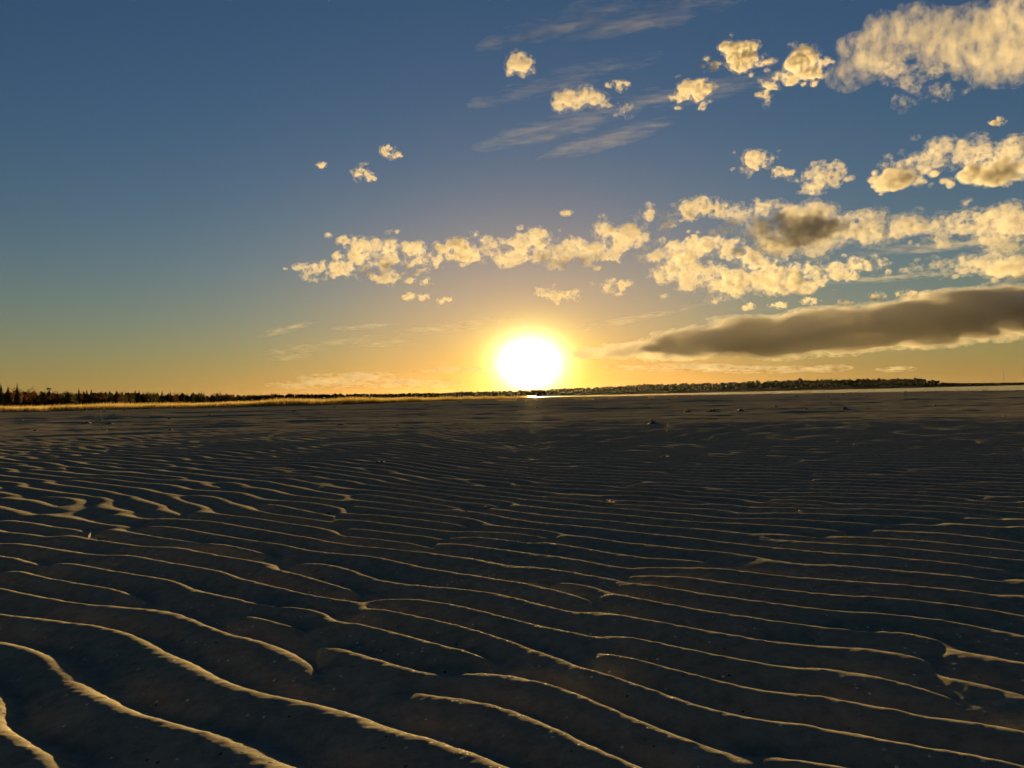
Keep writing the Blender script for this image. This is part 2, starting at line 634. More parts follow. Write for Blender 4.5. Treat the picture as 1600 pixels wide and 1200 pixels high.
def spruce(rng, h, slim):
    t = Build()
    t.tube([(0, 0, 0), (0.03, 0.02, h * 0.5), (0, 0, h * 0.97)], [0.16, 0.10, 0.02], 6)
    c = Build()
    n = int(h * 2.4)
    for i in range(n):
        k = i / (n - 1)
        z = h * (0.10 + 0.88 * k)
        rad = slim * h * (1 - k) ** 0.85 * rng.uniform(0.75, 1.15) + 0.08
        m = 9 if k < 0.7 else 6
        a0 = rng.random() * 6.28
        for j in range(m):
            a = a0 + j * 6.283 / m + rng.normal(0, 0.15)
            r = rad * rng.uniform(0.65, 1.15)
            d = np.array([math.cos(a), math.sin(a), 0])
            s = np.array([-math.sin(a), math.cos(a), 0])
            tip = d * r + (0, 0, z - r * rng.uniform(0.25, 0.55))
            mid = d * r * 0.55 + (0, 0, z - 0.05)
            w = r * 0.30 + 0.06
            c.add([(0, 0, z), mid + s * w - (0, 0, 0.15), tip, mid - s * w - (0, 0, 0.15), mid - (0, 0, 0.35 + 0.2 * r)],
                  [(0, 1, 2), (0, 2, 3), (1, 4, 2), (4, 3, 2)])
    c.add([(0.08, 0, h * 0.95), (-0.06, 0.06, h * 0.95), (-0.02, -0.08, h * 0.95), (0, 0, h * 1.04)], [(0, 1, 3), (1, 2, 3), (2, 0, 3)])
    return t, c


def broadleaf(rng, h):
    t = Build()
    t.tube([(0, 0, 0), (0.1, 0.05, h * 0.3), (0.0, 0.15, h * 0.6), (0.1, 0.1, h * 0.9)], [0.17, 0.13, 0.08, 0.02], 6)
    ends = []
    for j in range(9):
        a = j * 2.4 + rng.normal(0, 0.3)
        z0 = h * rng.uniform(0.22, 0.6)
        r = h * rng.uniform(0.16, 0.30)
        e = np.array([r * math.cos(a), r * math.sin(a), min(z0 + h * rng.uniform(0.15, 0.35), h * 0.95)])
        t.tube([(0.05, 0.05, z0), e * (0.5, 0.5, 0) + (0, 0, z0 * 0.4 + e[2] * 0.6), e], [0.07, 0.045, 0.015], 5)
        ends.append(e)
    ends.append(np.array([0.1, 0.1, h * 0.92]))
    c = Build()
    for e in ends:
        for _ in range(46):
            p = e + rng.normal(0, 1, 3) * (0.13 * h, 0.13 * h, 0.11 * h) * 0.62
            a, b = rng.normal(0, 1, 3), rng.normal(0, 1, 3)
            a /= np.linalg.norm(a); b /= np.linalg.norm(b)
            s = rng.uniform(0.16, 0.38)
            c.add([p - a * s, p + b * s * 0.7, p + a * s, p - b * s * 0.7], [(0, 1, 2), (0, 2, 3)])
    return t, c


KINDS = []
for i in range(4):
    KINDS.append(("spruce_tree", *spruce(np.random.default_rng(60 + i), 8.0 + 0.5 * i, 0.15 + 0.025 * i), needles))
for i in range(4):
    KINDS.append(("broadleaf_tree", *broadleaf(np.random.default_rng(70 + i), 7.4 + 0.3 * i), autumn if i % 2 else olive))
PROTO = []
for nm, tb, cb, cm in KINDS:
    tm = tb.mesh("trunk", True); tm.materials.append(bark)
    cmh = cb.mesh("crown"); cmh.materials.append(cm)
    PROTO.append((nm, tm, cmh))
WX = np.array([-300, -100, 0, 200, 300, 400, 700, 860], float)
WD = np.array([230, 270, 300, 440, 570, 730, 1100, 1300], float)


def place_tree(k, px, d, scale, rot, label, group):
    nm, tm, cm = PROTO[k]
    x, y = far_point(px, d)
    root = link(nm, None, loc=(x, y, -0.1))
    root.rotation_euler = (0, 0, rot)
    root.scale = (scale * random.uniform(0.9, 1.2), scale * random.uniform(0.9, 1.2), scale)
    link("trunk", tm, root)
    link("crown", cm, root)
    tag(root, label, "tree", group)
    return root


GRP = {"spruce_tree": "conifers of the wood edge", "broadleaf_tree": "leafy trees of the wood edge"}
def nth(n):
    return f"{n}{'th' if 10 <= n % 100 <= 20 else {1: 'st', 2: 'nd', 3: 'rd'}.get(n % 10, 'th')}"


COUNT = {}


def ordinal(key):
    COUNT[key] = COUNT.get(key, 0) + 1
    return nth(COUNT[key])


px = -14.0
while px < 430:
    d = float(np.interp(px, WX, WD)) + random.uniform(-12, 25)
    k = random.choice([1, 2, 3, 2, 3, 4, 5, 6, 7, 5, 6])
    nm = PROTO[k][0]
    place_tree(k, px, d, random.choice([0.88, 0.95, 1.0, 1.0, 1.05, 1.12]) * random.uniform(0.95, 1.05), random.random() * 6.28,
               f"{'pointed conifer' if nm == 'spruce_tree' else 'bushy leafy tree'} in the left wood edge, {ordinal(nm + str(px > 77))} "
               + ("right of the platform tower" if px > 77 else "from the left"), GRP[nm])
    px += random.uniform(5.0, 10.0) * 330 / d
place_tree(1, 27, 300, 1.2, 0.3, "tallest pointed conifer sticking out of the left wood", None)
place_tree(0, 2, 285, 1.16, 1.3, "tall conifer at the very left edge of the wood", None)
# the depth of the wood behind its edge
B = Build()
for _ in range(1800):
    px = RNG.uniform(-280, 850) if RNG.random() < 0.65 else RNG.uniform(380, 850)
    d = float(np.interp(px, WX, WD)) + 20 + 120 * RNG.random() + (0 if px < 420 else -30)
    x, y = far_point(px, d)
    h = RNG.uniform(7.0, 9.3) * (1.0 + 0.15 * (vnoise(np.array([px * 0.03]), np.array([3.3]))[0] - 0.5))
    w = h * RNG.uniform(0.22, 0.36)
    v = IV * np.array([w, w, h * 0.52])
    tz = (IV[:, 2:3] + 1) / 2
    v[:, :2] *= (1.25 - 0.85 * tz)
    v = v * (1 + 0.4 * (RNG.random((len(v), 1)) - 0.5)) + RNG.normal(0, 0.16, v.shape)
    B.add(v + (x, y, h * 0.45), IF)
me = B.mesh("woods", True); me.materials.append(wood_mat)
tag(link("woods", me), "dark mass of the wood behind its edge on the left", kind="stuff")

# lookout tower above the left wood
timber = make_mat("dark_timber", (0.03, 0.022, 0.015), (0.06, 0.045, 0.03), rough=0.9, scale=3.0)
TD = 400.0
gx, gy = far_point(77, TD)
tower = tag(link("lookout_tower", None, loc=(gx, gy, -0.1)), "small platform tower rising above the left wood", "tower")
TH_ = 29.5 / F_PX * TD
for sx in (-1, 1):
    for sy in (-1, 1):
        B = Build(); B.tube([(sx * 0.62, sy * 0.62, 0), (sx * 0.42, sy * 0.42, TH_)], [0.11, 0.09], 6)
        me = B.mesh("leg"); me.materials.append(timber); link("leg", me, tower)
B = Build()
for i in range(4):
    z0, z1 = TH_ * i / 4, TH_ * (i + 1) / 4
    for s in (-1, 1):
        B.tube([(-0.55, s * 0.5, z0), (0.5, s * 0.5, z1)], [0.05, 0.05], 4)
        B.tube([(s * 0.5, 0.55, z0), (s * 0.5, -0.5, z1)], [0.05, 0.05], 4)
me = B.mesh("bracing"); me.materials.append(timber); link("bracing", me, tower)
B = Build(); B.box((0, 0, TH_ + 0.06), (1.7, 1.7, 0.14))
me = B.mesh("platform"); me.materials.append(timber); link("platform", me, tower)
B = Build()
for sx in (-1, 1):
    B.box((sx * 0.8, 0, TH_ + 0.55), (0.07, 1.66, 0.6)); B.box((0, sx * 0.8, TH_ + 0.55), (1.52, 0.07, 0.6))
me = B.mesh("railing"); me.materials.append(timber); link("railing", me, tower)

# ------------------------------------------------------------------ reeds and grass
reed_mat = make_mat("dry_reed", (0.12, 0.082, 0.020), (0.24, 0.165, 0.048), rough=0.7, scale=0.35, spec=0.2, translucent=0.55)


def blades(n, where, hmin, hmax, width, rng):
    """Bent grass blades; where(rng, n) -> x, y."""
    x, y = where(rng, n)
    z = ground_base(x, y) - 0.02
    h = rng.uniform(hmin, hmax, n) * (0.62 + 0.62 * vnoise(x * 0.33 + 5, y * 0.2))
    a = rng.uniform(0, np.pi, n)
    wx_, wy_ = np.cos(a) * width / 2, np.sin(a) * width / 2
    lean = rng.normal(0.16, 0.13, n) * h
    la = rng.normal(0.2, 0.9, n)
    lx, ly = lean * np.cos(la), lean * np.sin(la)
    V = np.zeros((n, 5, 3))
    V[:, 0] = np.stack([x - wx_, y - wy_, z], -1)
    V[:, 1] = np.stack([x + wx_, y + wy_, z], -1)
    V[:, 2] = np.stack([x - wx_ * 0.8 + lx * 0.35, y - wy_ * 0.8 + ly * 0.35, z + h * 0.6], -1)
    V[:, 3] = np.stack([x + wx_ * 0.8 + lx * 0.35, y + wy_ * 0.8 + ly * 0.35, z + h * 0.6], -1)
    V[:, 4] = np.stack([x + lx, y + ly, z + h], -1)
    f = np.array([(0, 1, 3), (0, 3, 2), (2, 3, 4)])
    F = (np.arange(n) * 5)[:, None, None] + f[None]
    return V.reshape(-1, 3), F.reshape(-1, 3)


BELT_PX = np.array([-450, -200, 0, 200, 400, 560, 640, 700, 760, 840], float)
BELT_D = np.array([78, 84, 88, 84, 78, 84, 100, 125, 170, 260], float)


def belt(rng, n):
    px = rng.uniform(-450, 835, n)
    deep = rng.random(n) ** 1.6 * 16
    d = np.interp(px, BELT_PX, BELT_D) + deep + 3 * vnoise(px * 0.05, px * 0.0 + 2)
    # picture column -> sideways: the lens' horizontal plane is the ground here
    return (px - 800.0) / F_PX * d, d


v, f = blades(52000, belt, 0.45, 0.86, 0.022, np.random.default_rng(3))
me = mesh_from("reed_grass", v, f, False); me.materials.append(reed_mat)
tag(link("reed_grass", me), "golden belt of backlit reeds along the far edge of the sand", kind="stuff")


def marsh(rng, n):
    px = rng.uniform(-450, 835, n)
    d = np.interp(px, BELT_PX, BELT_D) + 16 + rng.random(n) * 150
    return (px - 800.0) / F_PX * d, d


marsh_mat = make_mat("brown_marsh_grass", (0.10, 0.055, 0.018), (0.20, 0.11, 0.035), rough=0.8, scale=0.2, spec=0.1, translucent=0.4)
v, f = blades(26000, marsh, 0.35, 0.8, 0.05, np.random.default_rng(4))
me = mesh_from("marsh_grass", v, f, False); me.materials.append(marsh_mat)
tag(link("marsh_grass", me), "brown marsh grass between the reeds and the wood", kind="stuff")

# single tufts where the reeds thin out towards the water
tuft_mat = make_mat("dark_tuft_grass", (0.06, 0.05, 0.018), (0.13, 0.10, 0.035), rough=0.8, scale=2.0, spec=0.1, translucent=0.35)
TUFTS = []
for i in range(4):
    rg = np.random.default_rng(90 + i)
    n = 60
    a = rg.random(n) * 6.28
    r = rg.random(n) ** 0.6 * 0.25
    v, f = blades(n, lambda _r, _n: (r * np.cos(a), r * np.sin(a)), 0.15, 0.42, 0.014, rg)
    v[:, 2] -= ground_base(np.zeros(1), np.zeros(1))[0]
    me = mesh_from("grass_tuft", v, f, False); me.materials.append(tuft_mat)
    TUFTS.append(me)
for i, px in enumerate(sorted(random.uniform(770, 1010) if q < 20 else random.uniform(1010, 1560) for q in range(24))):
    d = random.uniform(62, 95)
    x, y = (px - 800) / F_PX * d, d
    z = float(ground_base(np.array([x]), np.array([y]))[0])
    o = link("grass_tuft", TUFTS[i % 4], loc=(x, y, z))
    o.scale = (random.uniform(0.7, 1.5),) * 2 + (random.uniform(0.6, 1.25),)
    o.rotation_euler.z = random.random() * 6.28
    tag(o, f"grass tuft on the far sand edge by the water, {nth(i + 1)} from the left", "grass tuft", "grass tufts at the far edge of the sand")

# ------------------------------------------------------------------ debris lying on the sand
lump_mat = make_mat("sandy_debris", (0.06, 0.052, 0.038), (0.15, 0.125, 0.085), rough=0.85, scale=18.0, bump=0.6, bump_scale=120.0, bump_dist=0.004)
twig_mat = make_mat("dry_stalks", (0.28, 0.20, 0.10), (0.50, 0.38, 0.20), rough=0.7, scale=30.0, translucent=0.3)
shell_mat = make_mat("bleached_shell", (0.34, 0.29, 0.22), (0.56, 0.50, 0.41), rough=0.6, scale=60.0, spec=0.0, translucent=0.10)
IV3, IF3 = ico_unit(3)


def mound_mesh(seed, peaked):
    rg = np.random.default_rng(seed)
    v = IV3.copy()
    v = v[:, :] * np.array([1.0, 0.7, 1.0])
    r2 = np.clip(np.hypot(IV3[:, 0], IV3[:, 1]), 0, 1)
    h = (1 - r2) ** (1.4 if peaked else 0.7) * 0.42
    o1, o2 = rg.random(2) * 40
    nz_ = vnoise(v[:, 0] * 3 + o1, v[:, 1] * 3 + o2) - 0.5
    nz2 = vnoise(v[:, 0] * 8 + o2, v[:, 1] * 8 + o1) - 0.5
    up = IV3[:, 2] >= -0.01
    z = np.where(up, h * (1 + 1.3 * nz_) + 0.10 * nz2 * (1 - r2), -0.08)
    v[:, 0] *= 1 + 0.5 * nz_
    v[:, 1] *= 1 + 0.5 * nz2
    v[:, 2] = z
    return mesh_from("debris_mound", v, IF3)


def stalks(rg, n, spread, ln, rad, up=0.5):
    b = Build()
    for _ in range(n):
        p = np.array([rg.normal(0, spread), rg.normal(0, spread * 0.6), 0.0])
        a = rg.random() * 6.28
        e = rg.uniform(0.1, 1.0) * up
        l = ln * rg.uniform(0.4, 1.0)
        d = np.array([math.cos(a) * (1 - e), math.sin(a) * (1 - e), e])
        q = p + d * l
        m = (p + q) / 2 + rg.normal(0, 0.08 * l, 3)
        b.tube([p, m, q], [rad, rad * 0.8, rad * 0.4], 4)
    return b


MOUNDS = []
for i in range(6):
    me = mound_mesh(300 + i, i % 2 == 0); me.materials.append(lump_mat)
    sb = stalks(np.random.default_rng(400 + i), 7, 0.35, 0.7, 0.02, 0.7).mesh("twigs")
    sb.transform(Matrix.Translation((0, 0, 0.22))); sb.materials.append(twig_mat)
    MOUNDS.append((me, sb))
SHELLS = []
for i in range(3):
    rg = np.random.default_rng(500 + i)
    v = IV.copy()
    ridg = 1 + 0.10 * np.cos(np.arctan2(v[:, 1], v[:, 0]) * 11)
    v = v * np.array([1.0, 0.8, 0.42]) * ridg[:, None]
    v[:, 2] -= 0.18 * (v[:, 0] ** 2)
    v += rg.normal(0, 0.03, v.shape)
    me = mesh_from("shell", v, IF); me.materials.append(shell_mat)
    SHELLS.append(me)


def on_sand(px, py):
    v = ray(px, py)
    t = -CAM_H / v.z
    for _ in range(6):
        x, y = v.x * t, v.y * t
        z = float(sand_height(np.array([x]), np.array([y]))[0])
        t = (z - CAM_H) / v.z
    return v.x * t, v.y * t, z


NM = [0]


def mound(px, py, wpx, label, twig=True, group=None, high=1.0):
    x, y, z = on_sand(px, py)
    s = wpx / 2 * y / F_PX
    me, tw = MOUNDS[NM[0] % 6]
    NM[0] += 1
    o = link("debris_mound", me, loc=(x, y, z - 0.004))
    o.scale = (s, s * 0.9, s * high)
    o.rotation_euler.z = random.uniform(-0.5, 0.5)
    if twig:
        tag(link("twigs", tw, o), kind="stuff")
    tag(o, label, "debris mound", group)
    return o


mound(1019, 662, 17, "peaked little heap of sand standing alone right of the sun", False, high=1.5)
mound(1040, 716, 24, "low dark heap with dry stalks right of the flare", True)
mound(1111, 642, 18, "dark lump of debris, largest of the far row right of the sun")
mound(1075, 643, 13, "small dark lump at the left end of the far row right of the sun", False)
mound(1157, 642, 16, "flat dark lump at the right end of the far row", False)
mound(1322, 640, 16, "spiky heap of driftwood bits on the far right sand", True, high=1.3)
mound(1260, 640, 10, "small dark lump left of the spiky heap", False)
mound(533, 664, 10, "little dark lump alone on the sand left of the flare", False, high=1.2)
mound(621, 665, 14, "flat dark lump left of the flare", False)
mound(596, 723, 22, "low heap with a bright edge in the middle left sand", False)
mound(514, 803, 30, "flat broken ridge of debris in the left middle sand", True, high=0.6)
mound(267, 655, 9, "upper of two small dark lumps on the left sand", False, high=1.3)
mound(265, 673, 13, "lower of two small dark lumps on the left sand", False, high=1.2)
mound(325, 673, 8, "tiny dark lump right of two others on the left sand", False)
mound(36, 687, 14, "dark lump near the left edge of the sand", False)
mound(135, 661, 18, "long flat dark lump on the far left sand", False, high=0.7)
mound(170, 662, 12, "short dark lump beside the long flat one on the left", False)
mound(1329, 615, 7, "tiny dark lump on the skyline of the beach by the water", False, high=1.5)
mound(1518, 612, 6, "tiny dark lump on the beach edge at the far right", False, high=1.5)
for band, n, lo, hi in (("in the strewn band along the far sand edge", 80, 5.5, 13), ("on the open sand before the strewn band", 22, 13, 36)):
    for i, px in enumerate(sorted(random.uniform(0, 1600) for _ in range(n))):
        mound(px, horizon_y(px) + random.uniform(lo, hi), random.uniform(3.5, 10), f"dark debris lump {band}, {nth(i + 1)} from the left", i % 4 == 0,
              "debris lumps " + band, high=random.uniform(0.7, 1.2))


def shell(px, py, wpx, label, group=None):
    x, y, z = on_sand(px, py)
    s = wpx / 2 * y / F_PX
    o = link("shell", SHELLS[int(px) % 3], loc=(x, y, z + s * 0.25))
    o.scale = (s, s, s)
    o.rotation_euler = (random.uniform(-0.6, 0.6), random.uniform(-0.6, 0.6), random.random() * 6.28)
    tag(o, label, "shell", group)


for px, py, w, lab in ((501, 763, 9, "warm lit shell fragment on the left middle sand"), (570, 768, 6, "pale shell bit right of the warm lit fragment"),
                       (720, 800, 5, "left of two tiny white shells left of the middle"), (728, 799, 5, "right of two tiny white shells left of the middle"),
                       (759, 793, 7, "shell bit under the sun's flare"), (690, 658, 3.5, "tiny glinting shell at the flare's left edge"),
                       (894, 746, 6, "pale shell bits right of the flare"), (1109, 733, 6, "shell bit right of the stalk heap"),
                       (1087, 648, 4, "bright shell speck by the far row of lumps"), (879, 637, 4, "bright speck of shell under the sun"),
                       (972, 636, 3.5, "bright speck of shell on the far sand"), (839, 637, 3.5, "glinting shell bit straight below the sun"),
                       (826, 718, 6, "shell bit below the flare"), (1335, 697, 6, "white shell on the open right sand"),
                       (1310, 692, 5, "small shell left of the white one on the right"), (1251, 800, 8, "pale shell on the nearer right sand"),
                       (1570, 650, 5, "pale shell near the right edge far out"), (1276, 727, 5, "little shell in the right middle sand"),
                       (1561, 1136, 7, "small white pebble-like shell in the near right corner"), (166, 673, 4, "pale shell speck on the left sand"),
                       (1367, 713, 5, "shell bit among the right hand ripples")):
    shell(px, py, w, lab)

# dry plant lying on the sand, right of the middle
x, y, z = on_sand(951, 787)
plant = tag(link("dry_plant", None, loc=(x, y, z)), "tangled dry plant bit lying on the sand below the sun", "dry plant")
s = 24 * y / F_PX
rg = np.random.default_rng(21)
me = stalks(rg, 14, s * 0.30, s * 0.6, s * 0.018, 0.6).mesh("stems"); me.materials.append(twig_mat); tag(link("stems", me, plant), kind="stuff")
for i in range(5):
    b = Build()
    a = rg.random() * 6.28
    c = np.array([rg.normal(0.08 * s, s * 0.2), rg.normal(0, s * 0.1), s * 0.12 + 0.05 * s * i])
    d = np.array([math.cos(a), math.sin(a), 0.5]) * s * 0.13
    e = np.array([-math.sin(a), math.cos(a), 0.3]) * s * 0.06
    b.add([c - d, c + e, c + d, c - e, c + (0, 0, s * 0.03)], [(0, 1, 4), (1, 2, 4), (2, 3, 4), (3, 0, 4)])
    me = b.mesh("leaf"); me.materials.append(shell_mat); link("leaf", me, plant)

# thin upright stem
x, y, z = on_sand(1042, 676)
b = Build()
hh = 15 * y / F_PX
b.tube([(0, 0, -0.01), (0.004, 0, hh * 0.5), (hh * 0.12, 0, hh)], [0.006, 0.005, 0.003], 5)
b.tube([(0.004, 0, hh * 0.45), (-hh * 0.25, 0, hh * 0.62)], [0.004, 0.002], 4)
me = b.mesh("dry_plant"); me.materials.append(twig_mat)
tag(link("dry_plant", me, loc=(x, y, z)), "thin dry stalk standing upright in the sand right of the flare", "dry plant")

# pale upright scrap on the left
x, y, z = on_sand(139, 842)
s = 11 * y / F_PX
n = 9
pv = []
for i in range(n):
    t = i / (n - 1)
    w = s * 0.30 * math.sin(math.pi * min(0.12 + 0.88 * t, 0.985)) ** 0.8
    cx_, cz = s * 0.25 * t * t, s * t
    pv += [(cx_ - w / 2, 0.10 * w, cz), (cx_, -0.12 * w, cz), (cx_ + w / 2, 0.10 * w, cz)]
pf = []
for i in range(n - 1):
    for j in range(2):
        a = i * 3 + j
        pf += [(a, a + 1, a + 4), (a, a + 4, a + 3)]
b = Build(); b.add(pv, pf)
me = b.mesh("feather"); me.materials.append(shell_mat)
fe = link("feather", me, loc=(x, y, z - 0.002))
b = Build(); b.tube([(0, -0.001, -0.005), (s * 0.06, -0.001, s * 0.5), (s * 0.25, -0.001, s)], [0.0009, 0.0007, 0.0003], 5)
me = b.mesh("quill"); me.materials.append(shell_mat); link("quill", me, fe)
tag(fe, "small pale feather-like scrap standing up in the left sand", "feather")

# a bird far off over the wood
bd = ray(430, 560)
b = Build()
b.tube([(0, -0.22, 0), (0, -0.12, 0.01), (0, 0.05, 0.0), (0, 0.16, 0.02), (0, 0.24, 0.02)], [0.01, 0.05, 0.06, 0.035, 0.008], 6)
for sx in (-1, 1):
    b.add([(0, 0.07, 0.02), (sx * 0.22, 0.10, 0.10), (sx * 0.50, -0.04, 0.06), (sx * 0.22, -0.05, 0.09), (0, -0.07, 0.02)], [(0, 1, 3), (0, 3, 4), (1, 2, 3)])
me = b.mesh("bird"); me.materials.append(timber)
o = link("bird", me, loc=Vector((0, 0, CAM_H)) + bd * 240.0)
o.rotation_euler = (0.1, 0.25, 0.9)
tag(o, "tiny dark bird flying over the left wood", "bird")

# ------------------------------------------------------------------ evening haze over beach and water
b = Build(); b.box((0, 0, 0), (13600, 13600, 66))
hz = b.mesh("haze")
hm = bpy.data.materials.new("evening_haze")
hm.use_nodes = True
hm.node_tree.nodes.clear()
ho = hm.node_tree.nodes.new('ShaderNodeOutputMaterial')
hp = hm.node_tree.nodes.new('ShaderNodeVolumePrincipled')
hp.inputs['Color'].default_value = (0.98, 0.90, 0.78, 1)
hp.inputs['Density'].default_value = 1.2e-6
hp.inputs['Anisotropy'].default_value = 0.72
hm.node_tree.links.new(hp.outputs[0], ho.inputs['Volume'])
hm.cycles.volume_sampling = 'EQUIANGULAR'
hz.materials.append(hm)
tag(link("haze", hz, loc=(0, 0, 29)), "thin golden evening haze over the beach and water", kind="stuff")

# ------------------------------------------------------------------ clouds
def up1(a, n, step, axis):
    pos = np.arange(n) * step
    i = np.floor(pos).astype(int)
    f = pos - i
    f = f * f * (3 - 2 * f)
    shp = [1, 1, 1]
    shp[axis] = n
    f = f.reshape(shp).astype(np.float32)
    return np.take(a, i, axis) * (1 - f) + np.take(a, i + 1, axis) * f


def fbm3(shape, steps, octaves, gain, rng):
    """Fractal noise on a grid; steps = lattice cells per voxel along each axis for the first octave. Mean 0."""
    out = np.zeros(shape, np.float32)
    amp, tot = 1.0, 0.0
    for o in range(octaves):
        st = [min(s * 2 ** o, 0.9) for s in steps]
        lat = rng.random([int(n * s) + 3 for n, s in zip(shape, st)]).astype(np.float32) - 0.5
        for ax in range(3):
            lat = up1(lat, shape[ax], st[ax], ax)
        out += lat * amp
        tot += amp
        amp *= gain
    return out / tot * 2.0


def surface_nets(f, iso):
    f = np.pad(f, 1, constant_values=-1e3) - iso
    s = f > 0
    nx, ny, nz_ = f.shape
    c = [s[i:nx - 1 + i, j:ny - 1 + j, k:nz_ - 1 + k] for i in (0, 1) for j in (0, 1) for k in (0, 1)]
    anyc = np.logical_or.reduce(c)
    allc = np.logical_and.reduce(c)
    act = anyc & ~allc
    ids = np.argwhere(act)
    if len(ids) == 0:
        return None
    num = np.full(act.shape, -1, np.int32)
    num[act] = np.arange(len(ids))
    acc = np.zeros((len(ids), 3))
    cnt = np.zeros(len(ids))
    corners = [(i, j, k) for i in (0, 1) for j in (0, 1) for k in (0, 1)]
    vals = [f[ids[:, 0] + i, ids[:, 1] + j, ids[:, 2] + k] for i, j, k in corners]
    for a in range(8):
        for b in range(a + 1, 8):
            ca, cb = np.array(corners[a]), np.array(corners[b])
            if np.abs(ca - cb).sum() != 1:
                continue
            m = (vals[a] > 0) != (vals[b] > 0)
            t = np.where(m, vals[a] / np.where(m, vals[a] - vals[b], 1), 0)
            t = np.clip(t, 0.05, 0.95)
            acc[m] += (ca + t[m, None] * (cb - ca))
            cnt[m] += 1
    verts = ids + acc / cnt[:, None]
    quads = []
    for ax in range(3):
        o1, o2 = [(1, 2), (2, 0), (0, 1)][ax]
        sl0 = [slice(1, -1)] * 3
        sl1 = [slice(1, -1)] * 3
        sl0[ax] = slice(0, f.shape[ax] - 1)
        sl1[ax] = slice(1, f.shape[ax])
        a, b = s[tuple(sl0)], s[tuple(sl1)]
        e = np.argwhere(a != b)
        if len(e) == 0:
            continue
        flip = b[tuple(e.T)]
        base_ = e + 1
        base_[:, ax] -= 1
        d1 = np.zeros(3, int); d1[o1] = 1
        d2 = np.zeros(3, int); d2[o2] = 1
        g = lambda p: num[tuple(p.T)]
        q = np.stack([g(base_ - d1 - d2), g(base_ - d2), g(base_), g(base_ - d1)], -1)
        q[flip] = q[flip][:, ::-1]
        quads.append(q)
    return verts - 1, np.concatenate(quads)


def cloud_mat(name, sigma, aniso, scale, lo, hi, squash, colour=(0.80, 0.775, 0.71)):
    m = bpy.data.materials.new(name)
    m.use_nodes = True
    t = m.node_tree
    t.nodes.clear()
    o = t.nodes.new('ShaderNodeOutputMaterial')
    v = t.nodes.new('ShaderNodeVolumePrincipled')
    v.inputs['Color'].default_value = (*colour, 1)
    tc_ = t.nodes.new('ShaderNodeTexCoord')
    mp = t.nodes.new('ShaderNodeMapping')
    mp.inputs['Scale'].default_value = squash
    no = t.nodes.new('ShaderNodeTexNoise')
    no.inputs['Scale'].default_value = scale
    no.inputs['Detail'].default_value = 6.0
    no.inputs['Roughness'].default_value = 0.72
    mr = t.nodes.new('ShaderNodeMapRange')
    mr.inputs['From Min'].default_value = lo
    mr.inputs['From Max'].default_value = hi
    mr.inputs['To Max'].default_value = sigma
    t.links.new(tc_.outputs['Object'], mp.inputs['Vector'])
    t.links.new(mp.outputs[0], no.inputs['Vector'])
    t.links.new(no.outputs['Fac'], mr.inputs['Value'])
    t.links.new(mr.outputs[0], v.inputs['Density'])
    v.inputs['Anisotropy'].default_value = aniso
    t.links.new(v.outputs[0], o.inputs['Volume'])
    return m


CLOUD_N = [0]
CLOUD_TRIS = [0]


